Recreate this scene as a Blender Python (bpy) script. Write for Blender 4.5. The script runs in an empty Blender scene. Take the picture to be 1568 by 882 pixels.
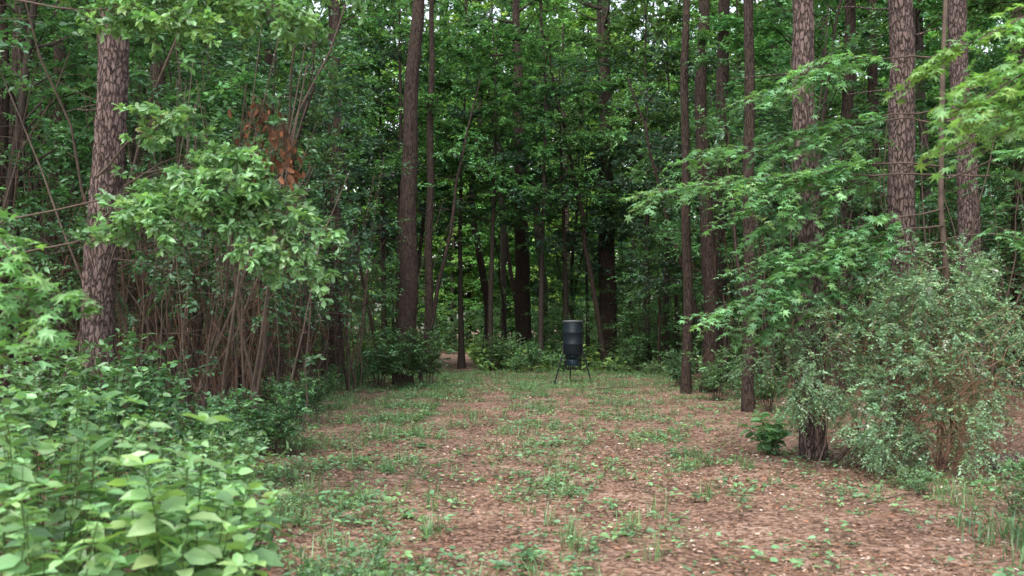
import bpy, math, random
import numpy as np
rng=np.random.default_rng(11)
U=rng.uniform
Nn=rng.normal
S=bpy.context.scene

# ---------------------------------------------------------------- helpers
def norm(a):
    return a/np.maximum(np.linalg.norm(a,axis=-1,keepdims=True),1e-9)
def gz(x,y):
    x=np.asarray(x,float);y=np.asarray(y,float)
    z=.035*np.sin(x*.9+1)*np.cos(y*.55)+.02*np.sin(x*2.3+y*1.7)+.012*np.sin(3.9*x-2.9*y)
    z=z+.10*np.clip((np.abs(x-.3)-3.5)/4,0,1)
    return z
class MB:
    def __init__(s): s.v=[];s.c=[];s.f=[];s.n=0
    def add(s,V,F,mat=0,col=(1,1,1),smooth=False):
        V=np.asarray(V,float).reshape(-1,3);F=np.asarray(F,int)
        C=np.ones((len(V),4));C[:,:3]=col
        s.v.append(V);s.c.append(C);s.f.append((F+s.n,mat,smooth));s.n+=len(V)
    def mesh(s,name,mats):
        V=np.concatenate(s.v);C=np.concatenate(s.c)
        me=bpy.data.meshes.new(name)
        me.vertices.add(len(V));me.vertices.foreach_set('co',V.astype(np.float32).ravel())
        loops=np.concatenate([f.ravel() for f,_,_ in s.f])
        tot=np.concatenate([np.full(len(f),f.shape[1]) for f,_,_ in s.f])
        st=np.concatenate([[0],np.cumsum(tot)[:-1]])
        me.loops.add(len(loops));me.loops.foreach_set('vertex_index',loops.astype(np.int32))
        me.polygons.add(len(tot));me.polygons.foreach_set('loop_start',st.astype(np.int32))
        me.polygons.foreach_set('material_index',np.concatenate([np.full(len(f),m) for f,m,_ in s.f]).astype(np.int32))
        me.polygons.foreach_set('use_smooth',np.concatenate([np.full(len(f),sm) for f,_,sm in s.f]).astype(bool))
        a=me.attributes.new('Col','FLOAT_COLOR','POINT');a.data.foreach_set('color',C.astype(np.float32).ravel())
        for m in mats: me.materials.append(m)
        me.update(calc_edges=True)
        return me
def obj(name,me,loc=(0,0,0),rz=0,sc=1,parent=None):
    o=bpy.data.objects.new(name,me);S.collection.objects.link(o)
    o.location=loc;o.rotation_euler=(0,0,rz)
    o.scale=(sc,sc,sc) if np.isscalar(sc) else sc
    if parent: o.parent=parent
    return o
def tube(mb,pts,rad,k=8,mat=0,col=(1,1,1),rough=0,cap=False):
    pts=np.asarray(pts,float);m=len(pts);rad=np.broadcast_to(rad,(m,))
    T=norm(np.gradient(pts,axis=0))
    ref=np.array([1,0,0.]) if abs(T[:,0]).mean()<.8 else np.array([0,0,1.])
    A=norm(np.cross(T,ref));B=np.cross(T,A)
    th=np.arange(k)*2*math.pi/k
    R=rad[:,None]*np.ones((m,k))
    if rough: R=R*(1+rough*Nn(0,1,(m,k)))
    V=pts[:,None]+R[...,None]*(A[:,None]*np.cos(th)[None,:,None]+B[:,None]*np.sin(th)[None,:,None])
    i=np.arange(m-1)[:,None]*k;j=np.arange(k)[None];j2=(j+1)%k
    F=np.stack([i+j,i+j2,i+k+j2,i+k+j],-1).reshape(-1,4)
    mb.add(V.reshape(-1,3),F,mat,col,True)
    if cap:
        for e in (0,m-1): mb.add(np.vstack([V[e],pts[e]]),[(q,(q+1)%k,k) for q in range(k)],mat,col)
def stems(mb,P0,P1,r,mat=0,col=(.1,.07,.05),sag=0.):
    n=len(P0)
    if n==0:return
    D=norm(P1-P0);A=norm(np.cross(D,[.3,.2,1.]));B=np.cross(D,A)
    M=(P0+P1)/2;M[:,2]+=sag
    V=np.zeros((n,9,3));r=np.broadcast_to(r,(n,))
    for ri,(C,f) in enumerate(((P0,1),(M,.75),(P1,.35))):
        for q in range(3):
            a=q*2.0944
            V[:,ri*3+q]=C+(r*f)[:,None]*(A*math.cos(a)+B*math.sin(a))
    F=[]
    for ri in range(2):
        for q in range(3):
            F.append((ri*3+q,ri*3+(q+1)%3,ri*3+3+(q+1)%3,ri*3+3+q))
    F=(np.array(F)[None]+np.arange(n)[:,None,None]*9).reshape(-1,4)
    mb.add(V.reshape(-1,3),F,mat,col,True)
# leaf templates ------------------------------------------------------
RH=(np.array([(0,0,0),(.45,.27,.05),(1,0,-.1),(.45,-.27,.05)]),np.array([(0,2,1),(0,3,2)]))
def oval(w1,w2):
    v=np.array([(0,0,0),(.28,0,-.02),(.65,0,-.05),(1,0,-.16),(.28,w1,.05),(.65,w2,.02),(.28,-w1,.05),(.65,-w2,.02)])
    f=np.array([(0,1,4),(0,6,1),(1,2,5),(1,5,4),(1,6,7),(1,7,2),(2,3,5),(7,3,2)])
    return v,f
OV=oval(.25,.21);OB=oval(.12,.24)
def star():
    v=[(.35,0,0.02)];
    ang=[-180,-130,-105,-70,-45,-25,0,25,45,70,105,130]
    rr=[.35,.2,.55,.24,.62,.24,.7,.24,.62,.24,.55,.2]
    for a,r in zip(ang,rr):
        a=math.radians(a);v.append((.35+r*math.cos(a),r*math.sin(a),-.12*(r>.5)))
    f=[(0,i+1,(i+1)%12+1) for i in range(12)]
    return np.array(v),np.array(f)
ST=star()
def tuft():
    r=np.random.default_rng(3);v=[];f=[]
    for i in range(9):
        d=norm(np.array([.6+r.uniform(0,.5),r.normal(0,.55),r.normal(0,.55)]));s=norm(np.cross(d,r.normal(0,1,3)))*.04
        b=len(v);v+=[-s,s,d];f.append((b,b+1,b+2))
    return np.array(v),np.array(f)
TF=tuft()
def leaves(mb,T,P,D,Nv,s,mat,col):
    tv,tf=T;n=len(P)
    if n==0:return
    D=norm(D);Y=norm(np.cross(Nv,D));Z=np.cross(D,Y)
    s=np.broadcast_to(s,(n,))
    V=P[:,None]+s[:,None,None]*(tv[None,:,0:1]*D[:,None]+tv[None,:,1:2]*Y[:,None]+tv[None,:,2:3]*Z[:,None])
    F=(tf[None]+np.arange(n)[:,None,None]*len(tv)).reshape(-1,tf.shape[1])
    C=np.repeat(col,len(tv),axis=0)
    mb.add(V.reshape(-1,3),F,mat,C)
def jit(col,n,bv=.25,yel=.3):
    c=np.array(col)[None]*np.exp(Nn(0,bv,(n,1)))
    y=U(0,1,(n,1))**2*yel
    return np.clip(c*(1-y)+c*np.array([[1.9,1.2,.6]])*y,0,.5)
def sprays(mb,P,D,L,K,ls,T,col,mat=1,flat=.45,droop=.15,bv=.3,yel=.35,stem=.004,tip=False,smat=0,scol=(.1,.07,.05)):
    P=np.asarray(P,float);n=len(P);D=norm(np.asarray(D,float));L=np.broadcast_to(L,(n,))
    if n==0:return
    side=norm(np.cross(D,[0,0,1.]))
    t=(np.arange(K)[None]+.7)/K+U(-.3,.3,(n,K))/K
    if tip: t=1-U(0,.35,(n,K))
    pos=P[:,None]+D[:,None]*(L[:,None]*t)[...,None];pos[...,2]-=droop*L[:,None]*t**2
    sg=((-1.)**np.arange(K))[None]*np.where(U(0,1,(n,1))<.5,1,-1)
    ld=D[:,None]*.55+side[:,None]*(sg*(.9-.35*t))[...,None]+Nn(0,.28,(n,K,3))
    if tip: ld=D[:,None]*.5+Nn(0,.75,(n,K,3))*np.array([1,1,.6])
    ld[...,2]-=.12
    nv=np.array([0,0,1.])+Nn(0,flat,(n,K,3))
    cc=jit(col,n,bv,yel);c=np.repeat(cc,K,axis=0)*np.exp(Nn(0,.15,(n*K,1)))
    leaves(mb,T,pos.reshape(-1,3),ld.reshape(-1,3),nv.reshape(-1,3),ls*U(.6,1.2,n*K),mat,c)
    if stem:
        E=P+D*L[:,None];E[:,2]-=droop*L
        stems(mb,P,E,stem,smat,scol,sag=0)
def curve(p0,p1,n=6,sag=0,wob=0):
    p0=np.array(p0,float);p1=np.array(p1,float);t=np.linspace(0,1,n)[:,None]
    p=p0*(1-t)+p1*t;p[:,2:]+=sag*4*t*(1-t)
    w=Nn(0,1,(n,3))*wob;w[0]=0
    return p+np.cumsum(w,0)*.5
def at(pts,t):
    m=len(pts)-1;f=np.clip(t,0,.9999)*m;i=f.astype(int);w=(f-i)[:,None]
    return pts[i]*(1-w)+pts[i+1]*w, norm(pts[i+1]-pts[i])

# ---------------------------------------------------------------- materials
def mat(name):
    m=bpy.data.materials.new(name);m.use_nodes=True;nt=m.node_tree;nt.nodes.clear()
    o=nt.nodes.new('ShaderNodeOutputMaterial');return m,nt,o
def nd(nt,t,**k):
    n=nt.nodes.new(t)
    for a,b in k.items():
        if a in n.inputs: n.inputs[a].default_value=b
        else: setattr(n,a,b)
    return n
def leafmat(name,tr=.4,rough=.42,spec=.45,trc=(1.4,1.5,.7),kind='full',hue=.02):
    m,nt,o=mat(name)
    a=nd(nt,'ShaderNodeAttribute',attribute_name='Col')
    src=a.outputs['Color']
    if hue:
        oi=nd(nt,'ShaderNodeObjectInfo')
        mr=nd(nt,'ShaderNodeMapRange');mr.inputs[3].default_value=.7;mr.inputs[4].default_value=1.25
        nt.links.new(oi.outputs['Random'],mr.inputs[0])
        mu=nd(nt,'ShaderNodeMath',operation='MULTIPLY');mu.inputs[1].default_value=7.31;nt.links.new(oi.outputs['Random'],mu.inputs[0])
        fr=nd(nt,'ShaderNodeMath',operation='FRACT');nt.links.new(mu.outputs[0],fr.inputs[0])
        mh=nd(nt,'ShaderNodeMapRange');mh.inputs[3].default_value=.5-hue;mh.inputs[4].default_value=.5+hue*1.2;nt.links.new(fr.outputs[0],mh.inputs[0])
        hs=nd(nt,'ShaderNodeHueSaturation');nt.links.new(a.outputs['Color'],hs.inputs['Color']);nt.links.new(mr.outputs[0],hs.inputs['Value'])
        nt.links.new(mh.outputs[0],hs.inputs['Hue']);hs.inputs['Saturation'].default_value=.93
        src=hs.outputs[0]
    if kind=='full':
        p=nd(nt,'ShaderNodeBsdfPrincipled');p.inputs['Roughness'].default_value=rough;p.inputs['Specular IOR Level'].default_value=spec
        nt.links.new(src,p.inputs['Base Color']);top=p.outputs[0]
    else:
        p=nd(nt,'ShaderNodeBsdfDiffuse');nt.links.new(src,p.inputs['Color']);top=p.outputs[0]
        if kind=='mid':
            g=nd(nt,'ShaderNodeBsdfGlossy');g.inputs['Roughness'].default_value=.42
            mg=nd(nt,'ShaderNodeMixShader');mg.inputs[0].default_value=.06;nt.links.new(top,mg.inputs[1]);nt.links.new(g.outputs[0],mg.inputs[2]);top=mg.outputs[0]
    mx=nd(nt,'ShaderNodeMix',data_type='RGBA',blend_type='MULTIPLY');mx.inputs[0].default_value=1
    nt.links.new(src,mx.inputs[6]);mx.inputs[7].default_value=(*trc,1)
    t=nd(nt,'ShaderNodeBsdfTranslucent');nt.links.new(mx.outputs[2],t.inputs[0])
    ms=nd(nt,'ShaderNodeMixShader');ms.inputs[0].default_value=tr
    nt.links.new(top,ms.inputs[1]);nt.links.new(t.outputs[0],ms.inputs[2]);nt.links.new(ms.outputs[0],o.inputs[0])
    return m
def bark(name,crack,lo,hi,sc=14,zs=.3,bd=.03,edge=.16):
    m,nt,o=mat(name)
    tc=nd(nt,'ShaderNodeTexCoord');mp=nd(nt,'ShaderNodeMapping');mp.inputs['Scale'].default_value=(1,1,zs)
    nt.links.new(tc.outputs['Object'],mp.inputs[0])
    nz=nd(nt,'ShaderNodeTexNoise',Scale=22.,Detail=3.)
    nt.links.new(mp.outputs[0],nz.inputs['Vector'])
    ad=nd(nt,'ShaderNodeMix',data_type='RGBA',blend_type='LINEAR_LIGHT');ad.inputs[0].default_value=.03
    nt.links.new(mp.outputs[0],ad.inputs[6]);nt.links.new(nz.outputs['Color'],ad.inputs[7])
    v=nd(nt,'ShaderNodeTexVoronoi',feature='DISTANCE_TO_EDGE',Scale=float(sc));nt.links.new(ad.outputs[2],v.inputs['Vector'])
    n2=nd(nt,'ShaderNodeTexNoise',Scale=55.,Detail=3.,Roughness=.75);nt.links.new(mp.outputs[0],n2.inputs['Vector'])
    sb=nd(nt,'ShaderNodeMath',operation='MULTIPLY_ADD');sb.inputs[1].default_value=.5;sb.inputs[2].default_value=-.22
    nt.links.new(n2.outputs['Fac'],sb.inputs[0])
    ads=nd(nt,'ShaderNodeMath',operation='ADD');nt.links.new(v.outputs['Distance'],ads.inputs[0]);nt.links.new(sb.outputs[0],ads.inputs[1])
    r=nd(nt,'ShaderNodeMapRange');r.inputs[2].default_value=edge;nt.links.new(ads.outputs[0],r.inputs[0])
    c1=nd(nt,'ShaderNodeMix',data_type='RGBA');c1.inputs[6].default_value=(*lo,1);c1.inputs[7].default_value=(*hi,1)
    nt.links.new(nz.outputs['Fac'],c1.inputs[0])
    c2=nd(nt,'ShaderNodeMix',data_type='RGBA');c2.inputs[6].default_value=(*crack,1)
    nt.links.new(r.outputs[0],c2.inputs[0]);nt.links.new(c1.outputs[2],c2.inputs[7])
    p=nd(nt,'ShaderNodeBsdfPrincipled');p.inputs['Roughness'].default_value=.85;p.inputs['Specular IOR Level'].default_value=.2
    nt.links.new(c2.outputs[2],p.inputs['Base Color'])
    b=nd(nt,'ShaderNodeBump');b.inputs['Strength'].default_value=1.;b.inputs['Distance'].default_value=bd
    nt.links.new(r.outputs[0],b.inputs['Height']);nt.links.new(b.outputs[0],p.inputs['Normal']);nt.links.new(p.outputs[0],o.inputs[0])
    return m
def plain(name,col,rough=.6,metal=0,nsc=8.,amt=.35,usecol=False,vec=(1,1,1)):
    m,nt,o=mat(name)
    if usecol:
        p=nd(nt,'ShaderNodeBsdfDiffuse')
        a=nd(nt,'ShaderNodeAttribute',attribute_name='Col');nt.links.new(a.outputs['Color'],p.inputs['Color'])
    else:
        p=nd(nt,'ShaderNodeBsdfPrincipled');p.inputs['Roughness'].default_value=rough;p.inputs['Metallic'].default_value=metal
        p.inputs['Specular IOR Level'].default_value=.3
        tc=nd(nt,'ShaderNodeTexCoord');mp=nd(nt,'ShaderNodeMapping');mp.inputs['Scale'].default_value=vec
        nz=nd(nt,'ShaderNodeTexNoise',Scale=nsc,Detail=3.,Roughness=.7);nt.links.new(tc.outputs['Object'],mp.inputs[0]);nt.links.new(mp.outputs[0],nz.inputs['Vector'])
        mr=nd(nt,'ShaderNodeMapRange');mr.inputs[1].default_value=.3;mr.inputs[2].default_value=.7;mr.inputs[3].default_value=1-amt;mr.inputs[4].default_value=1+amt
        nt.links.new(nz.outputs['Fac'],mr.inputs[0])
        hs=nd(nt,'ShaderNodeHueSaturation');hs.inputs['Color'].default_value=(*col,1)
        nt.links.new(mr.outputs[0],hs.inputs['Value']);nt.links.new(hs.outputs[0],p.inputs['Base Color'])
    nt.links.new(p.outputs[0],o.inputs[0]);return m
M_leaf=leafmat('leaf',.3,kind='mid')
M_far=leafmat('leaf_distant',.25,kind='far')
M_near=leafmat('leaf_glossy',.33,.36,.55,hue=0)
M_need=leafmat('pine_needles',.1,.6,.3,(1.2,1.3,.8),kind='far')
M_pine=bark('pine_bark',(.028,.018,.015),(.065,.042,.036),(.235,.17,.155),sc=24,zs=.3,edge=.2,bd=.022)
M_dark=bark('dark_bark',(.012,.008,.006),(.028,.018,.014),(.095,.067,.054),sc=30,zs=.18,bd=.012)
M_thin=plain('sapling_bark',(.042,.031,.024),.85,nsc=45.,amt=.75,vec=(1,1,.2))
M_twig=plain('twig_wood',(.09,.064,.05),.8)
M_dead=plain('dead_matter',(.2,.1,.05),.8,usecol=True,amt=.15)

# ---------------------------------------------------------------- ground
def gax(c,lo,hi):
    a=[c]
    s=.25
    while a[-1]<hi:
        a.append(a[-1]+s)
        if a[-1]>c+14: s*=1.18
    b=[c];s=.25
    while b[-1]>lo:
        b.append(b[-1]-s)
        if b[-1]<c-14: s*=1.18
    return np.array(b[::-1][:-1]+a)
gx=gax(0,-600,600);gy=gax(14,-600,900)
X,Y=np.meshgrid(gx,gy)
V=np.stack([X,Y,gz(X,Y)],-1).reshape(-1,3)
nx=len(gx);i=np.arange(len(gy)-1)[:,None]*nx;j=np.arange(nx-1)[None]
F=np.stack([i+j,i+j+1,i+nx+j+1,i+nx+j],-1).reshape(-1,4)
m,nt,o=mat('forest_floor')
tc=nd(nt,'ShaderNodeTexCoord')
n1=nd(nt,'ShaderNodeTexNoise',Scale=1.1,Detail=4.,Roughness=.65);n2=nd(nt,'ShaderNodeTexNoise',Scale=38.,Detail=4.,Roughness=.7)
vo=nd(nt,'ShaderNodeTexVoronoi',Scale=26.);vs=nd(nt,'ShaderNodeSeparateColor')
for q in (n1,n2,vo): nt.links.new(tc.outputs['Object'],q.inputs['Vector'])
nt.links.new(vo.outputs['Color'],vs.inputs[0])
cr=nd(nt,'ShaderNodeValToRGB');e=cr.color_ramp.elements
e[0].position=.3;e[0].color=(.045,.028,.02,1);e[1].position=.75;e[1].color=(.40,.29,.225,1)
q=e.new(.45);q.color=(.135,.079,.056,1);q=e.new(.58);q.color=(.255,.158,.115,1)
mx=nd(nt,'ShaderNodeMix',data_type='FLOAT');mx.inputs[0].default_value=.3
nt.links.new(n2.outputs['Fac'],mx.inputs[2]);nt.links.new(vs.outputs[0],mx.inputs[3])
ma=nd(nt,'ShaderNodeMath',operation='MULTIPLY_ADD');ma.inputs[1].default_value=.5;nt.links.new(n1.outputs['Fac'],ma.inputs[0])
mb2=nd(nt,'ShaderNodeMath',operation='SUBTRACT');mb2.inputs[1].default_value=.245
nt.links.new(mx.outputs[0],ma.inputs[2]);nt.links.new(ma.outputs[0],mb2.inputs[0]);nt.links.new(mb2.outputs[0],cr.inputs[0])
p=nd(nt,'ShaderNodeBsdfPrincipled');p.inputs['Roughness'].default_value=.9;p.inputs['Specular IOR Level'].default_value=.15
nt.links.new(cr.outputs[0],p.inputs['Base Color'])
b=nd(nt,'ShaderNodeBump');b.inputs['Distance'].default_value=.02;b.inputs['Strength'].default_value=.8
nt.links.new(mx.outputs[0],b.inputs['Height']);nt.links.new(b.outputs[0],p.inputs['Normal']);nt.links.new(p.outputs[0],o.inputs[0])
mb=MB();mb.add(V,F,0,smooth=True);obj('ground',mb.mesh('ground',[m]))

def xl(y): return np.interp(y,[0,6.4,10,16,22,28,34],[-1.5,-1.8,-2.5,-3.3,-3.8,-4.1,-3.6])
def xr(y): return np.interp(y,[0,6.4,10,12.5,24,30,34],[4.2,3.9,3.7,3.9,4.1,4.2,3.6])
def vn(x,y,s=1,k=0):
    return (np.sin(x*1.7*s+k)*np.cos(y*1.3*s+2*k)+np.sin(x*.9*s-y*1.1*s+k*3)+.6*np.sin(x*3.7*s+y*2.9*s+k))/2.6

# litter
mb=MB()
def lit(n,ylo,yhi,s):
    y=ylo+(yhi-ylo)*U(0,1,n)**1.3;x=U(-1,1,n)*(y*.56+1.5)
    k=U(0,1,n)<.65+.5*vn(x,y,1.4,5);x=x[k];y=y[k];n=len(x)
    P=np.stack([x,y,gz(x,y)+U(.003,.02,n)],-1)
    a=U(0,2*math.pi,n);D=np.stack([np.cos(a),np.sin(a),Nn(0,.18,n)],-1)
    Nv=np.array([0,0,1.])+Nn(0,.35,(n,3))
    pal=np.array([(.30,.18,.13),(.43,.31,.24),(.16,.09,.062),(.52,.45,.38),(.24,.12,.078),(.08,.052,.038),(.33,.21,.15)])
    c=pal[rng.choice(7,n,p=[.2,.16,.2,.06,.15,.13,.1])]*np.exp(Nn(0,.15,(n,1)))
    leaves(mb,RH if s>.05 else OV,P,D,Nv,s*U(.4,1.4,n),0,c)
lit(36000,4,14,.038);lit(34000,10,44,.058)
obj('leaf_litter',mb.mesh('leaf_litter',[M_dead]))
mb=MB();n=60000
y=4+26*U(0,1,n)**1.5;x=U(-1,1,n)*(y*.56+1.5);a=U(0,math.pi*2,n);l=U(.05,.1,n)
P0=np.stack([x,y,gz(x,y)+U(.004,.02,n)],-1);d=np.stack([np.cos(a),np.sin(a),Nn(0,.1,n)],-1)
w=np.stack([-np.sin(a),np.cos(a),0*a],-1)*.0022
V=np.stack([P0-w-d*l[:,None],P0+w-d*l[:,None],P0+d*l[:,None]],1)
c=jit((.26,.14,.085),n,.35,.2)
mb.add(V.reshape(-1,3),np.arange(3*n).reshape(-1,3),0,np.repeat(c,3,axis=0))
obj('pine_needle_litter',mb.mesh('pine_needle_litter',[M_dead]))

# ---------------------------------------------------------------- grass + weeds
def blades(mb,P,az,h,w,bend,c,mat=0):
    n=len(P);t=np.array([0,.35,.7,1.])
    dh=np.stack([np.cos(az),np.sin(az),0*az],-1);sd=np.stack([-np.sin(az),np.cos(az),0*az],-1)
    V=np.zeros((n,7,3));k=0
    for ti,wi in zip(t,(1,.9,.6,0)):
        C=P+dh*(bend*ti**2*h)[:,None];C=C+np.array([0,0,1.])*(h*(ti-.35*bend*ti**2))[:,None]
        if wi: V[:,k]=C-sd*(w*wi)[:,None];V[:,k+1]=C+sd*(w*wi)[:,None];k+=2
        else: V[:,k]=C
    o=np.arange(n)[:,None,None]*7
    mb.add(V.reshape(-1,3),(np.array([(0,1,3,2),(2,3,5,4)])[None]+o).reshape(-1,4),mat,np.repeat(c,7,axis=0))
    mb.f.append(((np.array([(4,5,6)])[None]+o).reshape(-1,3)+mb.n-n*7,mat,False))
def green(x,y,even=0.):
    g=lambda c,w:np.exp(-((x-c)/w)**2)
    l=np.interp(y,[6,10,20,30],[-1.1,-1.55,-2.1,-2.2])
    d=1.2*g(l,np.interp(y,[6,30],[.6,1.0]))+.85*g(np.interp(y,[6,30],[.4,.5]),.5)+.6*g(2.1,.6)*np.clip((y-8)/5,0,1)
    d=d+.08+.45*np.clip((y-21)/7,0,1)+np.clip((xl(y)+.5-x)/.5,0,1)*.8
    d=d+np.clip((x-xr(y)+.6),0,1)*.3
    return np.clip(d*(.45+1.1*vn(x,y,1.9,1)+.8*vn(x,y,4.7,2)),0,1.6)+even
def pts(n,ylo,yhi,pw=1.2,even=0.):
    y=ylo+(yhi-ylo)*U(0,1,n)**pw;x=xl(y)-1.2+U(0,1,n)*(xr(y)-xl(y)+2.2)
    k=U(0,1.1,n)<green(x,y,even);return x[k],y[k]
GC=(.115,.22,.09)
mb=MB()
x,y=pts(2300,4.5,34,1.1,.03);nb=18
X=np.repeat(x,nb)+Nn(0,.05,len(x)*nb);Y=np.repeat(y,nb)+Nn(0,.05,len(x)*nb);n=len(X)
hs=np.repeat(U(.06,.3,len(x)),nb)
blades(mb,np.stack([X,Y,gz(X,Y)],-1),U(0,6.28,n),hs*U(.5,1.2,n),U(.0025,.005,n),U(.1,.9,n),jit(GC,n,.25,.5))
x,y=pts(18000,14,36,.8);n=len(x)
blades(mb,np.stack([x,y,gz(x,y)],-1),U(0,6.28,n),U(.05,.2,n),U(.004,.007,n),U(.1,1,n),jit(GC,n,.25,.4))
n=700;x=3.85+Nn(0,.28,n);y=6.9+Nn(0,.5,n)
blades(mb,np.stack([x,y,gz(x,y)],-1),U(0,6.28,n),U(.12,.34,n),U(.003,.006,n),U(.4,1.2,n),jit((.07,.15,.06),n,.25,.4))
obj('grass',mb.mesh('grass',[M_leaf]))
mb=MB()
x,y=pts(17000,4.5,34,1.1,.07);n=len(x);K=7
h=U(.02,.14,n)
P=np.repeat(np.stack([x,y,gz(x,y)],-1),K,0);a=U(0,6.28,n*K);hh=np.repeat(h,K)*U(.3,1.1,n*K)
ro=U(0,.10,n*K);P=P+np.stack([np.cos(a)*ro,np.sin(a)*ro,hh],-1)
D=np.stack([np.cos(a),np.sin(a),U(-.2,.5,n*K)],-1)
c=np.repeat(jit((.135,.27,.12),n,.25,.45),K,0)*np.exp(Nn(0,.12,(n*K,1)))
leaves(mb,OV,P,D,np.array([0,0,1.])+Nn(0,.3,(n*K,3)),np.repeat(U(.022,.08,n),K)*U(.7,1.2,n*K),0,c)
stems(mb,P-np.stack([np.cos(a)*ro*.8,np.sin(a)*ro*.8,hh],-1),P,.0015,0,(.07,.1,.04))
obj('ground_weeds',mb.mesh('ground_weeds',[M_leaf]))
mb=MB();n=60000
y=34+46*U(0,1,n)**1.1;x=U(-1,1,n)*(y*.5+2);k=~((np.abs(x+.06*y)<.9)&(y<60));x=x[k];y=y[k];n=len(x)
P=np.stack([x,y,gz(x,y)+U(.02,1,n)**1.6*.7*(1+.8*vn(x,y,.5,3))],-1)
leaves(mb,RH,P,Nn(0,1,(n,3))*[1,1,.4],np.array([0,0,1.])+Nn(0,.6,(n,3)),U(.16,.34,n),0,jit((.12,.26,.08),n,.3,.6))
obj('ground_cover',mb.mesh('ground_cover',[M_far]))

# ---------------------------------------------------------------- tree builders
G1=(.06,.16,.075);G2=(.078,.19,.068);G3=(.055,.13,.08)
def tree_mesh(name,H,r0,z0,nl,reach,tw,K,ls,T,col,bm,up=.35,lean=.3,k=8,droop=.2,yel=.35,tip=False,flat=.45,stem=.005,Lt=(.3,.75),lm=None,wig=.035):
    mb=MB();m=14;t=np.linspace(0,1,m)
    az=U(0,6.28);c=np.stack([lean*t**1.5*math.cos(az)+np.cumsum(Nn(0,wig,m))*H/10*t,lean*t**1.5*math.sin(az)+np.cumsum(Nn(0,wig,m))*H/10*t,H*t-.15],-1)
    tube(mb,c,r0*(1-.85*t)*(1+.5*np.exp(-t*H/.35)),k,0,rough=.04)
    Ps=[];Ds=[]
    for i in range(nl):
        u=(i+U(0,1))/nl;zz=(z0+(H-z0)*u)/H;o,_=at(c,np.array([zz]));o=o[0]
        a=i*2.4+U(-.5,.5);L=reach*(.35+.9*math.sin(math.pi*min(1,.25+u*.72)))*U(.5,1.25)
        e=o+np.array([math.cos(a),math.sin(a),up*U(.2,1.6)])*L
        lp=curve(o,e,6,sag=.08*L,wob=.05*L)
        rr=max(.008,r0*.28*(1-zz*.6));tube(mb,lp,np.linspace(rr,.004,6),4,0)
        n=max(3,int(tw*L));tt=U(.2,1,n)**.8;P,d=at(lp,tt)
        dd=d*.6+Nn(0,.6,(n,3))*np.array([1,1,.45]);dd[:,2]+=.05
        Ps.append(P);Ds.append(dd)
    P=np.concatenate(Ps);D=np.concatenate(Ds)
    sprays(mb,P,D,U(*Lt,len(P)),K,ls,T,col,droop=droop,yel=yel,tip=tip,flat=flat,stem=stem)
    return mb.mesh(name,[bm,lm or M_leaf])
def pine_mesh(name,H,r0,z0,k=14,bm=None,ncl=24,lean=.4,rough=.03,pts_=None,m=60):
    mb=MB();t=np.linspace(0,1,m);az=U(0,6.28)
    if pts_ is None:
        c=np.stack([lean*t*math.cos(az)+.12*np.sin(t*5+az)*t,lean*t*math.sin(az)+.1*np.sin(t*6)*t,H*t-.2],-1)
    else: c=pts_
    tube(mb,c,r0*(1-.75*t**1.3)*(1+.35*np.exp(-t*H/.3)),k,0,rough=rough)
    PP=[];DD=[]
    for i in range(ncl):
        u=i/ncl;zz=(z0+(H-z0)*u)/H;o=at(c,np.array([zz]))[0][0];a=i*2.4+U(-.4,.4);L=(.5+1.6*(1-u)**.7)*U(.6,1.1)
        e=o+np.array([math.cos(a),math.sin(a),U(.1,.6)])*L
        lp=curve(o,e,5,sag=-.08*L,wob=.05);tube(mb,lp,np.linspace(r0*.22,.01,5),4,0)
        n=int(12*L);P,d=at(lp,U(.3,1,n));PP.append(P+Nn(0,.18,(n,3)));DD.append(d+Nn(0,.6,(n,3))+[0,0,.2])
    for i in range(7):
        zz=U(.15,.5);o=at(c,np.array([zz]))[0][0];a=U(0,6.28);L=U(.2,1.1)
        tube(mb,curve(o,o+np.array([math.cos(a),math.sin(a),U(-.2,.3)])*L,4,wob=.05*L),np.linspace(.015,.004,4),4,0)
    P=np.concatenate(PP);D=np.concatenate(DD);n=len(P)
    leaves(mb,TF,P,D,Nn(0,1,(n,3)),U(.22,.36,n),1,jit((.06,.13,.045),n,.2,.3))
    return mb.mesh(name,[bm or M_dark,M_need])
UND=[tree_mesh('sweetgum_a',8.5,.06,1.9,28,1.7,12,13,.13,RH,G1,M_thin,lean=.6,wig=.06),
     tree_mesh('sweetgum_b',10,.08,2.8,30,2.0,11,13,.14,RH,G2,M_thin,up=.25,wig=.06),
     tree_mesh('sweetgum_c',6.5,.045,.7,26,1.6,12,13,.125,RH,G2,M_thin,up=.2,wig=.06),
     tree_mesh('sweetgum_d',11.5,.09,3.4,32,2.1,11,13,.14,RH,G1,M_thin,up=.45,lean=1.3,wig=.06)]
OAK=[tree_mesh('oak_a',9,.09,2.6,32,2.0,15,13,.125,RH,G3,M_thin,tip=True,yel=.15,flat=.7),
     tree_mesh('oak_b',12.5,.12,4.5,36,2.4,13,13,.135,RH,G3,M_thin,tip=True,yel=.15,flat=.7)]
TALL=[tree_mesh('canopy_a',16,.15,6.5,42,2.8,10,13,.18,RH,G2,M_thin,stem=0,lm=M_far),
      tree_mesh('canopy_b',17.5,.17,8,40,3.0,10,13,.18,RH,G2,M_thin,stem=0,lm=M_far)]
FAR=[tree_mesh('far_a',23,.2,1.0,60,3.2,8,13,.33,RH,(.13,.28,.07),M_thin,stem=0,Lt=(.5,1.1),flat=.7,yel=.5,lm=M_far),
     tree_mesh('far_b',26,.22,2,64,3.4,8,13,.33,RH,(.12,.255,.075),M_thin,stem=0,Lt=(.5,1.1),flat=.7,yel=.4,lm=M_far)]
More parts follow.
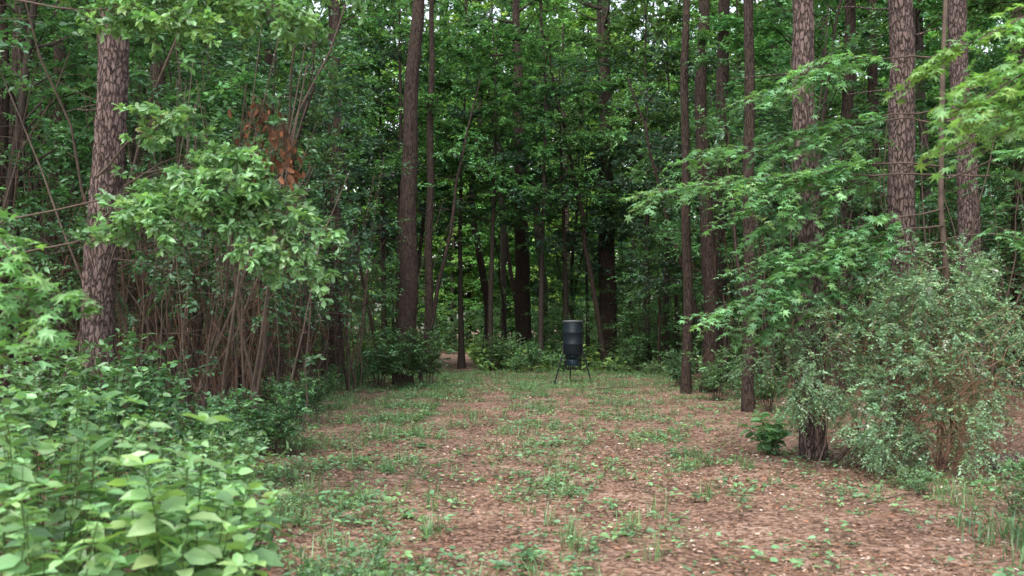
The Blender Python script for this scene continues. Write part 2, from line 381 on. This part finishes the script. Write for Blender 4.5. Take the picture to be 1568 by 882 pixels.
PIN=[pine_mesh('pine_a',19,.20,12),pine_mesh('pine_b',21,.22,14),pine_mesh('pine_c',17,.13,11)]
def shrub_mesh(name,h,r,ns,tw,K,ls,T,col,yel=.3):
    mb=MB();PP=[];DD=[]
    for i in range(ns):
        a=U(0,6.28);q=U(0,.25)*r;o=np.array([math.cos(a)*q,math.sin(a)*q,-.05]);e=np.array([math.cos(a)*r*U(.2,1),math.sin(a)*r*U(.2,1),h*U(.5,1.05)])
        lp=curve(o,e,5,sag=.1*h,wob=.03);tube(mb,lp,np.linspace(.008,.003,5),3,0)
        P,d=at(lp,U(.25,1,tw));PP.append(P);DD.append(d*.5+Nn(0,.6,(tw,3))*[1,1,.5])
    P=np.concatenate(PP);D=np.concatenate(DD)
    sprays(mb,P,D,U(.12,.35,len(P)),K,ls,T,col,yel=yel,stem=0)
    return mb.mesh(name,[M_twig,M_leaf])
SHR=[shrub_mesh('shrub_a',.9,.6,16,7,8,.085,OV,(.09,.2,.085)),
     shrub_mesh('shrub_b',.6,.6,16,6,8,.07,OV,(.11,.23,.10)),
     shrub_mesh('shrub_c',1.4,.8,20,9,8,.10,OV,(.08,.18,.075)),
     shrub_mesh('fern_like',.45,.45,12,6,8,.06,RH,(.11,.22,.095))]
def thicket_mesh(name,nst=15,leaf=.35):
    mb=MB();PP=[];DD=[]
    for i in range(nst):
        x0,y0=U(-1.3,1.3,2);h=U(2.5,7);e=(x0+Nn(0,.9),y0+Nn(0,.9),h)
        lp=curve((x0,y0,-.1),e,8,wob=.13);r=U(.008,.03);tube(mb,lp,np.linspace(r,r*.4,8),5,0)
        for q in range(7):
            P,d=at(lp,np.array([U(.2,1)]));a=U(0,6.28);L=U(.3,1.1)
            E=P[0]+np.array([math.cos(a),math.sin(a),U(-.5,.6)])*L
            tube(mb,curve(P[0],E,4,wob=.06*L),np.linspace(.006,.003,4),3,0)
            if P[0][2]>2.2 or U()<leaf: l=norm(E-P[0]);PP.append(E);DD.append(l)
    for i in range(6):
        x0,y0=U(-1.2,1.2,2);tube(mb,curve((x0,y0,U(3,6)),(x0+Nn(0,.5),y0+Nn(0,.5),0),9,wob=.12),.006,3,0)
    n=150;P=U(-1.3,1.3,(n,3));P[:,2]=U(.8,3.6,n);E=P+np.stack([Nn(0,.12,n),Nn(0,.12,n),-U(.2,.8,n)],-1)
    stems(mb,P,E,.0035,2,(.18,.10,.07))
    PP=np.repeat(np.array(PP),3,0)
    sprays(mb,PP,np.repeat(np.array(DD),3,0)+Nn(0,.4,(len(PP),3)),U(.2,.5,len(PP)),9,.10,RH,G1,stem=0)
    return mb.mesh(name,[M_twig,M_leaf,M_dead])
THK=[thicket_mesh('thicket_a'),thicket_mesh('thicket_b',18,.12)]

def put(name,me,x,y,rz=None,sc=1):
    return obj(name,me,(x,y,float(gz(x,y))),U(0,6.28) if rz is None else rz,sc)

# ---------------------------------------------------------------- hero trunks
HER=[]
def hero(name,x,y,xt,zt,r,bm,H=18,bend=0,crown=True,k=24):
    HER.append((x,y,r))
    m=110;t=np.linspace(0,1,m);z=H*t-.2
    lx=(xt-x)/zt
    c=np.stack([lx*z+bend*np.sin(z*.7)*.5+.02*np.sin(z*1.7+x),.02*z*math.sin(x*7)+.02*np.sin(z*1.3),z],-1)
    me=pine_mesh(name,H,r,H*.7,k,bm,ncl=14,pts_=c,rough=.045,m=m)
    put(name,me,x,y,rz=0)
P_='pine_tree'
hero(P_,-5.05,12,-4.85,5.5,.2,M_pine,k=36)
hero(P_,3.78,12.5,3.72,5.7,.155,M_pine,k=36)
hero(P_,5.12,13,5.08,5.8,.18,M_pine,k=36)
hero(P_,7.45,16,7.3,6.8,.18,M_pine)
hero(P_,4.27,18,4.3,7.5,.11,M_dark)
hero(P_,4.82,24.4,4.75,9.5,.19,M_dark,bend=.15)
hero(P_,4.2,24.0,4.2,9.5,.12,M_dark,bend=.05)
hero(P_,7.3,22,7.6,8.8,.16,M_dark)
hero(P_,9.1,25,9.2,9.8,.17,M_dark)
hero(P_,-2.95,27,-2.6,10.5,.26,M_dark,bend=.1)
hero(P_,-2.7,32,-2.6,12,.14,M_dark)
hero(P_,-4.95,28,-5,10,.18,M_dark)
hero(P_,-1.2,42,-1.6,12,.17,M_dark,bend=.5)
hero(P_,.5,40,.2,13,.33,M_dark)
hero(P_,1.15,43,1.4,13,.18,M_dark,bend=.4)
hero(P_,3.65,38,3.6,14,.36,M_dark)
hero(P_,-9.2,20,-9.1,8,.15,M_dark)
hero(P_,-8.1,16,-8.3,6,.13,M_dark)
def lean(x,y,x1,y1,z1,r,nb=16):
    mb=MB();lp=curve((0,0,-.1),(x1-x,y1-y,z1),12,sag=.3,wob=.12);tube(mb,lp,np.linspace(r,r*.3,12),8,0)
    P,d=at(lp,U(.45,1,nb));
    PP=[];DD=[]
    for p_,q in zip(P,d):
        e=p_+norm(Nn(0,1,3)*[1,1,.5])*U(.6,1.5);l=curve(p_,e,4,wob=.06);tube(mb,l,[r*.2,.008,.006,.004],4,0)
        a,b_=at(l,U(.3,1,8));PP.append(a);DD.append(b_*.5+Nn(0,.6,(8,3))*[1,1,.5])
    PP=np.concatenate(PP);sprays(mb,PP,np.concatenate(DD),U(.25,.6,len(PP)),12,.12,RH,G2,stem=0)
    put('leaning_tree',mb.mesh('leaning_tree',[M_dark,M_leaf]),x,y,rz=0)
lean(-2.6,28,-.8,28,8.5,.07,9);lean(3.4,36,1.5,35,12,.11);lean(5.9,29,3.4,29,9,.08);lean(5.6,22,4.6,22.5,8,.06);lean(-5.4,21,-4.0,20,7.5,.06)
lean(.4,44,-1.2,43,13,.11);lean(2.4,40,2.9,39,12,.08,8);lean(-6.2,24,-5.2,24,9,.05);lean(-4.2,31,-5.4,30,9,.06);lean(4.9,33,5.6,32,9,.05);lean(2.6,37,1.2,37,6,.04,7)
lean(-4.4,17,-6.2,17,7,.035,6);lean(-5.2,19,-3.7,19,7,.04,6);lean(-6.3,18,-4.9,18,7,.035,6);lean(1.9,39,3.4,38,8,.05,6);lean(-.2,41,-1.0,41,9,.05,6);lean(-3.9,24,-5.0,24,8,.035,6)

# ---------------------------------------------------------------- forest fill
pr=random.Random(5)
placed=[]
def ok(x,y,d):
    for a,b,c in placed:
        if (a-x)**2+(b-y)**2<((d+c)/2)**2: return False
    return True
def region(x,y,marg):
    if y<34 and xl(y)-marg<x<xr(y)+marg: return False
    if y>=34 and y<58 and abs(x+.06*y)<1.0+marg*.35: return False   # the trail goes on beyond the feeder
    if 46<=y<56 and -15<x<12: return False                          # small opening in the woods
    return True
def clear(x,y,marg):   # keep crowns off the big trunks that stand free
    for hx,hy,r in HER:
        if hy-y<12 and abs(x-hx)<marg and hy>16 and hy>y-.5: return False
    return True
def scatter(name,ms,n,ylo,yhi,marg,dist,smin=.8,smax=1.2,tries=40,xs=0,cl=0,flt=None):
    c=0
    for _ in range(n*tries):
        if c>=n: break
        y=ylo+(yhi-ylo)*pr.random();w=.54*y+4;x=pr.uniform(-w,w)
        if xs and x*xs<0: continue
        if flt and not flt(x,y): continue
        if not region(x,y,marg) or not ok(x,y,dist): continue
        if cl and not clear(x,y,cl): continue
        placed.append((x,y,dist));put(name,pr.choice(ms),x,y,pr.uniform(0,6.28),pr.uniform(smin,smax));c+=1
scatter('pine_tree',PIN,22,18,60,1.0,2.6)
scatter('canopy_tree',TALL,24,17,45,2.2,3.6,cl=1.0)
scatter('sweetgum_tree',[UND[0],UND[1],UND[3]],42,14,45,1.2,1.8,.8,1.2,xs=-1,cl=1.2,flt=lambda x,y:abs(x)>3.5 and not (y<16 and x>-7))
scatter('sweetgum_tree',UND,38,13,45,1.3,1.75,.8,1.2,xs=1,cl=1.2,flt=lambda x,y:abs(x)>4)
scatter('oak_tree',OAK,28,14,45,1.4,2.3,.8,1.15,cl=1.3,flt=lambda x,y:not (y<16 and -7<x<0))
placed=[]
scatter('broadleaf_tree',FAR,38,60,84,0,4.2,.85,1.15)
for (x,y,s) in ((-3.8,63,.75),(-.5,61,.7),(3.5,60,.75),(-8,62,.8),(7.5,61,.8),(-2,70,1.1),(2,68,1.1)):
    put('broadleaf_tree',FAR[0],x,y,sc=s)
placed=[]
scatter('sapling_thicket',THK,32,13,34,.6,1.6,.8,1.15,xs=-1)
scatter('sapling_thicket',THK,14,16,40,1.0,1.8,.8,1.1,xs=1)
for (x,y) in ((-5.0,15.2),(-5.3,17.6),(-5.0,19.6),(-5.3,22),(-6.6,16.5)):
    put('sapling_thicket',THK[1],x,y,sc=.8)
placed=[]
scatter('undergrowth_shrub',[SHR[0],SHR[1],SHR[3]],66,11,34,.1,1.1,.5,.85)
scatter('undergrowth_shrub',SHR,60,34,46,.1,1.1,.8,1.5)
for q in range(46):   # young growth in the opening
    x=pr.uniform(-13,11);y=pr.uniform(45,59)
    if abs(x+.06*y)<1 and y<56: continue
    put('sweetgum_sapling',UND[2],x,y,sc=pr.uniform(.28,.5))
put('sweetgum_sapling',UND[2],-3.4,59,sc=.5);put('sweetgum_sapling',UND[2],-4.4,58,sc=.4)
for (k,x,y,s) in ((1,2.0,36.5,.9),(0,-5.6,23,.95),(1,-4.6,36,1),(0,6.0,31,1),(1,5.6,36,1)):
    put('oak_tree',OAK[k],x,y,sc=s)
put('canopy_tree',TALL[0],-.8,36,sc=.78);put('canopy_tree',TALL[0],1.0,35.2,sc=.74);put('canopy_tree',TALL[1],-1.9,37.5,sc=.7)
for (k,x,y,s) in ((2,1.9,38.5,.62),(2,2.5,41,.7),(2,5.2,34.5,.8),(1,5.8,27,.8),(2,-4.2,33.5,.6),(2,-.3,42.5,.5),(2,1.3,36.8,.42),(2,4.4,37,.6),(2,2.6,36,.4)):
    put('sweetgum_tree',UND[k],x,y,sc=s)
for y in np.arange(11,33,.7):
    x=xl(y)-U(.0,.9);put('undergrowth_shrub',SHR[int(U(0,4))],float(x),float(y),sc=float(U(.4,.68)))
for y in np.arange(14,33,1.1):
    x=xr(y)+U(.2,1.1);put('undergrowth_shrub',SHR[int(U(0,4))],float(x),float(y),sc=float(U(.4,.8)))
for x in np.arange(-1,5,.4):
    put('undergrowth_shrub',SHR[int(U(0,4))],float(x),float(33.5+U(0,3)),sc=float(U(.5,.95)))
for dx,dy in ((0,0),(.7,.5),(-.6,.4)):
    put('bush',SHR[2],-2.9+dx,25.6+dy,sc=1.05)
for (x,y,k,s) in ((4.3,8.6,3,.6),(3.9,9.6,3,.5),(4.9,9.4,1,.6),(4.2,7.6,3,.5),(3.9,10.1,3,.45),(-.9,6.6,3,.5),(-1.9,8.6,3,.55),(-2.3,10.4,3,.6),(-2.7,12.6,3,.6)):
    put('undergrowth_shrub',SHR[k],x,y,sc=s)

# distant foliage mass
mb=MB();n=26000
x=U(-70,70,n);y=U(92,106,n);z=U(0,1,n)*40
P=np.stack([x,y,z],-1)+Nn(0,.5,(n,3))
leaves(mb,RH,P,Nn(0,1,(n,3)),Nn(0,1,(n,3)),U(.8,1.6,n),0,jit((.10,.2,.07),n,.3,.4))
for q in range(40):
    xx=U(-65,65);tube(mb,[(xx,99,-.2),(xx+U(-.3,.3),99,14),(xx,99,36)],[.3,.2,.1],6,1)
obj('distant_trees',mb.mesh('distant_trees',[M_far,M_dark]))

# ---------------------------------------------------------------- near feature plants
def limbset(mb,limbs,tw,K,ls,T,col,spread=.15,Lt=(.2,.45),flat=.35,tip=False,yel=.35,bv=.2,droop=.2,r=.02,zsq=.4,t0=.3,mat=1):
    PP=[];DD=[]
    for p0,p1,sag in limbs:
        L=np.linalg.norm(np.subtract(p1,p0));lp=curve(p0,p1,8,sag=sag,wob=.03*L)
        tube(mb,lp,np.linspace(r,.004,8),5,0)
        n=int(tw*L);P,d=at(lp,U(t0,1,n));
        dd=d*.8+Nn(0,.6,(n,3))*np.array([1,1,zsq]);PP.append(P+Nn(0,spread*.3,(n,3)));DD.append(dd)
    P=np.concatenate(PP);D=np.concatenate(DD)
    sprays(mb,P,D,U(*Lt,len(P)),K,ls,T,col,mat=mat,flat=flat,tip=tip,yel=yel,bv=bv,droop=droop,stem=.003)
mb=MB()
tr=np.array([(-5.5,9.6,-.1),(-5.45,9.5,1.2),(-5.3,9.5,2.3),(-5.2,9.3,3.6),(-5.2,9.2,5.2),(-5.3,9.1,7)])
tube(mb,tr,[.06,.055,.05,.04,.035,.01],8,0)
LI=[((-5.35,9.5,1.9),(-2.2,8.8,2.75),.2),((-5.3,9.5,2.3),(-1.75,8.9,2.5),.45),((-3.6,9.2,2.9),(-2.3,8.7,3.1),.2),
    ((-3.9,9.3,3.0),(-3.0,8.7,3.45),.1),((-3.2,9.1,3.0),(-1.7,8.9,2.15),.2),((-3.8,9.2,2.6),(-3.0,8.6,2.5),.1),((-2.8,8.9,2.9),(-2.1,8.7,2.25),.05),((-3.4,9.1,3.0),(-2.6,8.5,2.9),.1)]
limbset(mb,LI,34,13,.095,OB,(.18,.34,.165),tip=True,flat=.55,Lt=(.12,.35),yel=.25,t0=.45,r=.012,bv=.3)
LI=[((-5.2,9.2,5.0),(-2.0,8.8,4.3),.2),((-5.2,9.2,5.3),(-1.7,9.0,4.9),.1),((-5.2,9.2,4.6),(-2.9,8.6,4.1),.1),((-5.3,9.1,6),(-2.2,8.8,5.4),.2),
    ((-5.2,9.2,5.1),(-2.4,9.6,4.7),.1),((-5.2,9.2,4.8),(-3.2,9.4,4.6),.1),((-4,9.2,5.0),(-1.9,9.3,4.55),.1)]
limbset(mb,LI,26,12,.095,OB,(.14,.29,.12),tip=True,flat=.55,Lt=(.15,.4),t0=.5,r=.012,bv=.3)
obj('oak_tree',mb.mesh('overhanging_oak',[M_twig,M_near]))
mb=MB();n=130;P=np.array([-2.05,8.9,3.1])+np.cumsum(Nn(0,1,(n,3)),0)*0+Nn(0,1,(n,3))*[.11,.08,.15]
k=rng.random(n)<.45;P[k]=P[k]+[-.22,0,.22]
leaves(mb,OV,P,Nn(0,.4,(n,3))+[0,0,-1],Nn(0,1,(n,3)),U(.05,.1,n),0,jit((.11,.055,.034),n,.4,.3))
E=np.where(k[:,None],np.array([-2.27,8.9,3.6]),np.array([-2.05,8.9,3.4]))+Nn(0,.04,(n,3));stems(mb,E,P,.002,0,(.08,.05,.035))
obj('dead_leaf_cluster',mb.mesh('dead_leaves',[M_dead]))
mb=MB()
tr=np.array([(5.3,12.0,-.1),(5.25,11.9,1.5),(5.1,11.8,3),(5.15,11.8,4.6),(5.3,11.9,6.5),(5.3,12,9)])
tube(mb,tr,[.045,.04,.035,.03,.025,.01],8,0)
LI=[]
for (xx,zz,oz) in ((1.65,2.95,3.4),(2.3,1.75,2.5),(2.15,3.5,4.0),(2.5,2.35,3.0),(2.9,1.6,2.3),(2.6,4.2,4.8),(3.0,2.7,3.5),(3.3,3.5,4.2),(2.4,2.85,3.5),(2.7,2.0,2.6),(3.3,2.2,2.8)):
    LI.append(((5.15,11.8,oz),(xx,11.3+U(-.5,.5),zz),.15))
for i in range(9):
    a=U(-1.6,1.2);L=U(1,2);h=U(2.4,7);LI.append(((5.2,11.85,h),(5.4+L*math.cos(a),11.85-L*.6+L*.5*math.sin(a),h-U(-.3,.5)),.12))
limbset(mb,LI,16,12,.10,ST,(.14,.31,.145),flat=.28,zsq=.15,Lt=(.25,.5),droop=.2,r=.012,bv=.28)
obj('sweetgum_tree',mb.mesh('layered_sweetgum',[M_twig,M_near]))
mb=MB()
tr=np.array([(4.9,6.6,-.1),(4.85,6.6,2),(4.75,6.5,3.6),(4.8,6.5,5.5)]);tube(mb,tr,[.04,.035,.03,.015],8,0)
LI=[((4.75,6.5,3.6),(2.4,6.0,2.95),.15),((4.75,6.5,3.4),(2.8,6.1,2.65),.1),((4.75,6.5,3.9),(2.7,6.2,3.2),.1),((4.8,6.5,3.2),(3.0,6.4,2.9),.05),((4.8,6.5,4.2),(3.3,6.0,3.4),.05),
    ((4.75,6.5,3.7),(2.9,5.8,3.05),.1)]
limbset(mb,LI,12,10,.09,ST,(.16,.34,.12),flat=.25,zsq=.15,Lt=(.2,.4),r=.01,yel=.45,t0=.45)
obj('sweetgum_tree',mb.mesh('near_sweetgum',[M_twig,M_near]))
def beauty(cx,cy,h,r,ns,ls,col,nm):
    mb=MB();PP=[]
    for i in range(ns):
        a=U(0,6.28);q=r*math.sqrt(U(0,1));e=np.array([cx+q*math.cos(a),cy+q*math.sin(a)*.9,h*U(.6,1.08)-.25*h*(q/r)**2])
        o=np.array([cx+.3*q*math.cos(a),cy+.3*q*math.sin(a),-.05]);lp=curve(o,e,8,sag=.04,wob=.02);tube(mb,lp,np.linspace(.006,.002,8),4,2,(.08,.12,.045))
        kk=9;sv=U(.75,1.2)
        for j in range(kk):
            t=.3+.7*j/(kk-1);P,d=at(lp,np.array([t]))
            aa=a+(j%2)*1.57+U(-.3,.3)
            for s in range(2 if j<kk-1 else 5):
                g=aa+s*(3.14 if j<kk-1 else 1.3)+U(-.2,.2);D=np.array([math.cos(g),math.sin(g),U(-.45,.4)+(.3 if j==kk-1 else 0)])
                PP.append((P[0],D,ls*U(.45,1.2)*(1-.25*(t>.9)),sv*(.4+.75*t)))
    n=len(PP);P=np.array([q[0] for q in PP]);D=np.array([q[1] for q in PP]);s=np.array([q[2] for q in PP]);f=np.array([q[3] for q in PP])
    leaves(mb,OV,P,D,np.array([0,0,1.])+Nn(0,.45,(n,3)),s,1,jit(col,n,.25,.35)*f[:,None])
    obj(nm,mb.mesh(nm,[M_twig,M_near,M_dead]))
bb=(.16,.32,.14)
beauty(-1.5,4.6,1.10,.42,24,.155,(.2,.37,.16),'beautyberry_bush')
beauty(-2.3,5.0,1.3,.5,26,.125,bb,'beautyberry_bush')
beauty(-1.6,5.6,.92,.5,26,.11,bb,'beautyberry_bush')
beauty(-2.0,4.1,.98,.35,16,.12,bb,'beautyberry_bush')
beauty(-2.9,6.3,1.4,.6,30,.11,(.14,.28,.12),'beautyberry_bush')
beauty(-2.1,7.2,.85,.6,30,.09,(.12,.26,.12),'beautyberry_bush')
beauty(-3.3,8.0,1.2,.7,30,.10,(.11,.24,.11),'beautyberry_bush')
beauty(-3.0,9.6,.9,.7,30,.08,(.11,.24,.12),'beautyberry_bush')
beauty(3.27,12.7,.5,.28,9,.17,(.15,.31,.15),'broadleaf_plant')
for (sx,sy,k,s) in ((-1.0,5.4,1,.6),(-2.2,6.4,1,1.1),(-2.7,8.6,1,1.1),(-3.6,9.2,0,1.1),(-4.2,8.4,2,.9),(-4.3,10.8,2,1.0),(-3.5,11.2,0,1.0),(-5,11,2,1.0),(-5.5,9.5,2,1.0),(-4,7.0,2,1),(-3.5,13,0,.8),(-4.6,13,2,.7)):
    put('undergrowth_shrub',SHR[k],sx,sy,sc=s)
mb=MB()
tube(mb,[(-3.3,5.6,-.1),(-3.2,5.5,1.2),(-3.1,5.4,2.4),(-3.15,5.4,3.5)],[.02,.018,.015,.008],6,0)
LI=[((-3.15,5.45,1.6),(-2.1,4.9,1.75),.1),((-3.15,5.45,1.9),(-2.2,4.9,1.55),.1),((-3.1,5.4,2.2),(-2.35,4.9,1.9),.1),((-3.1,5.4,1.4),(-2.3,4.7,1.45),.05)]
limbset(mb,LI,13,9,.09,ST,(.16,.34,.13),flat=.3,zsq=.3,Lt=(.15,.3),r=.006)
obj('sweetgum_sapling',mb.mesh('edge_sapling',[M_twig,M_near]))

# yaupon / vine mound on the right
mb=MB();EL=[((3.45,11.5,1.15),(.62,.6,.5),.9),((4.2,11.4,1.45),(.8,.7,.6),1.3),((4.9,11.2,1.35),(.75,.7,.8),1.3),((4.3,11.0,.75),(.65,.6,.6),.9),((5.3,11.4,.9),(.7,.6,.65),.7),((4.75,11.3,2.15),(.65,.5,.45),.7),((3.9,10.6,.45),(.35,.35,.3),.35),((5.6,11.6,1.9),(.5,.5,.6),.6),((4.6,10.5,.45),(.45,.4,.3),.5)]
PP=[];DD=[]
for c,r,w in EL:
    for q in range(int(26*w)):
        d=norm(Nn(0,1,3));cc=np.array(c)+d*U(.45,1.2)*np.array(r);n=22
        e=norm(Nn(0,1,(n,3)));PP.append(cc+e*U(0,.17,(n,1)));DD.append(d*.6+e*.4+Nn(0,.3,(n,3))+[0,0,-.1])
P=np.concatenate(PP);D=np.concatenate(DD);P[:,2]=np.maximum(P[:,2],.12)
sprays(mb,P,D,U(.1,.26,len(P)),12,.04,RH,(.17,.30,.18),mat=1,flat=.8,bv=.4,yel=.25,stem=.0012,smat=2,droop=.3,scol=(.12,.08,.06))
n=700;k=rng.choice(len(P),n)
st=P[k]+Nn(0,.05,(n,3));E=st+np.stack([Nn(0,.25,n),Nn(0,.2,n),-U(.15,.7,n)],-1);E[:,2]=np.maximum(E[:,2],0.02)
stems(mb,st,E,.0022,2,(.2,.115,.075),sag=.03)
n=600;P2=np.array([4.75,10.7,.8])+Nn(0,1,(n,3))*[.35,.15,.38];E=P2+Nn(0,.22,(n,3))+[0,0,-.15];P2[:,2]=np.maximum(P2[:,2],.1);E[:,2]=np.maximum(E[:,2],.03)
stems(mb,P2,E,.0022,2,(.24,.125,.08),sag=.03)
for i in range(26):
    q=int(U(0,len(P)));tube(mb,curve((4.3+Nn(0,.5),11.5+Nn(0,.2),-.05),P[q],7,sag=.2,wob=.08),np.linspace(.011,.003,7),4,0)
for i in range(8):
    a=U(3.9,5);tube(mb,curve((a,10.8,U(.2,1)),(a+U(.5,1.2),10.6,U(.9,1.9)),9,sag=.1,wob=.08),np.linspace(.008,.003,9),4,2,(.24,.16,.11))
obj('yaupon_bush',mb.mesh('yaupon_bush',[M_twig,M_near,M_dead]))
mb=MB();tube(mb,curve((4.95,10.35,.17),(7.2,11.0,.27),12,wob=.03),np.linspace(.09,.075,12),12,0,rough=.05,cap=True)
tube(mb,curve((5.6,10.5,.25),(6.1,10.1,.6),5,wob=.03),np.linspace(.025,.01,5),5,0)
obj('fallen_log',mb.mesh('fallen_log',[M_pine]))
mb=MB()
for (x0,y0,a,L) in ((-5.5,26,.2,3),(-3.8,30,2.9,2.5),(2.5,35,.1,3.5),(4.4,27,.6,2),(-4.6,19,1.2,2),(-1.2,5.9,.3,.35),(.2,20.5,1,.6),(1.9,24,.2,1.2),(3.2,9.0,.5,.5),(1.0,7.6,2.2,.3),(-.6,12,.1,.4)):
    tube(mb,curve((x0,y0,float(gz(x0,y0))+.04),(x0+L*math.cos(a),y0+L*math.sin(a),.07),7,wob=.04*L),np.linspace(.010*L**.5+.003,.004,7),5,0)
obj('fallen_branches',mb.mesh('fallen_branches',[M_twig]))

# ---------------------------------------------------------------- deer feeder
fe=bpy.data.objects.new('deer_feeder',None);S.collection.objects.link(fe)
FX,FY=1.72,28.2;fe.location=(FX,FY,float(gz(FX,FY)))
M_drum=plain('drum_plastic',(.010,.017,.024),.45,nsc=4.,amt=.3);M_lid=plain('drum_lid',(.09,.10,.10),.5);M_met=plain('feeder_metal',(.02,.024,.028),.45,.4);M_fun=plain('funnel_paint',(.015,.045,.07),.45)
def lathe(nm,prof,m,k=36):
    mb=MB();th=np.arange(k)*2*math.pi/k
    V=np.array([[(r*math.cos(a),r*math.sin(a),z) for a in th] for r,z in prof])
    n=len(prof);i=np.arange(n-1)[:,None]*k;j=np.arange(k)[None];j2=(j+1)%k
    mb.add(V.reshape(-1,3),np.stack([i+j,i+j2,i+k+j2,i+k+j],-1).reshape(-1,4),0,smooth=True)
    mb.add(V[-1],[list(range(k))],0);mb.add(V[0],[list(range(k))[::-1]],0)
    return obj(nm,mb.mesh(nm,[m]),parent=fe)
pf=[(.25,.80),(.268,.82)]
for z in (1.1,1.42):
    pf+=[(.27,z-.04),(.283,z-.015),(.283,z+.015),(.27,z+.04)]
pf+=[(.268,1.70),(.263,1.72)]
lathe('drum',pf,M_drum)
lathe('lid',[(.278,1.705),(.285,1.72),(.285,1.745),(.27,1.76),(.05,1.77)],M_lid)
lathe('funnel',[(.10,.66),(.12,.68),(.235,.795)],M_fun)
lathe('control_box',[(.155,.48),(.165,.49),(.165,.645),(.15,.655)],M_fun)
lathe('spinner_plate',[(.16,.41),(.17,.415),(.17,.425),(.02,.44)],M_met)
mb=MB()
for i in range(20):
    a=i*math.pi/10;tube(mb,[(.21*math.cos(a),.21*math.sin(a),.38),(.235*math.cos(a),.235*math.sin(a),.55),(.22*math.cos(a),.22*math.sin(a),.75)],.008,4)
for z in (.38,.5,.62,.75):
    tube(mb,[(.225*math.cos(a),.225*math.sin(a),z) for a in np.linspace(0,6.283,25)],.009,4)
obj('varmint_cage',mb.mesh('cage',[M_met]),parent=fe)
for i,a in enumerate((math.radians(200),math.radians(-22),math.radians(95))):
    mb=MB();ca,sa=math.cos(a),math.sin(a)
    tube(mb,[(.28*ca,.28*sa,1.2),(.29*ca,.29*sa,.84),(.36*ca,.36*sa,.68),(.56*ca,.56*sa,-.03)],.021,8,cap=True)
    tube(mb,[(.52*ca,.52*sa,-.01),(.59*ca,.59*sa,0.01)],.05,8,cap=True)
    tube(mb,[(.1*ca,.1*sa,.74),(.36*ca,.36*sa,.68)],.012,6)
    obj('leg_%d'%(i+1),mb.mesh('leg',[M_met]),parent=fe)

# ---------------------------------------------------------------- light, sky, camera
w=bpy.data.worlds.new('World');S.world=w;w.use_nodes=True;nt=w.node_tree
bg=nt.nodes['Background'];sky=nt.nodes.new('ShaderNodeTexSky');sky.sky_type='NISHITA';sky.sun_disc=False
EL_,AZ=math.radians(58),math.radians(205)
sky.sun_elevation=EL_;sky.sun_rotation=AZ;sky.dust_density=3;sky.air_density=1.5;sky.ozone_density=1
hs=nt.nodes.new('ShaderNodeHueSaturation');hs.inputs['Saturation'].default_value=.45;hs.inputs['Value'].default_value=2.7
nt.links.new(sky.outputs[0],hs.inputs['Color']);nt.links.new(hs.outputs[0],bg.inputs[0]);bg.inputs[1].default_value=.15
sl=bpy.data.lights.new('sun','SUN');sl.energy=2.5;sl.angle=math.radians(30);sl.color=(1,.98,.95)
so=bpy.data.objects.new('sun',sl);S.collection.objects.link(so)
from mathutils import Vector
d=Vector((math.sin(AZ)*math.cos(EL_),math.cos(AZ)*math.cos(EL_),math.sin(EL_)))
so.rotation_euler=d.to_track_quat('Z','Y').to_euler()
cam=bpy.data.cameras.new('camera');co=bpy.data.objects.new('camera',cam);S.collection.objects.link(co)
co.location=(0,0,1.6);co.rotation_euler=(math.radians(92.2),0,0);cam.lens=35;cam.sensor_width=36;cam.clip_end=3000
cam.dof.use_dof=True;cam.dof.focus_distance=24;cam.dof.aperture_fstop=2.8
S.camera=co
S.view_settings.view_transform='Standard';S.view_settings.look='None';S.view_settings.exposure=0
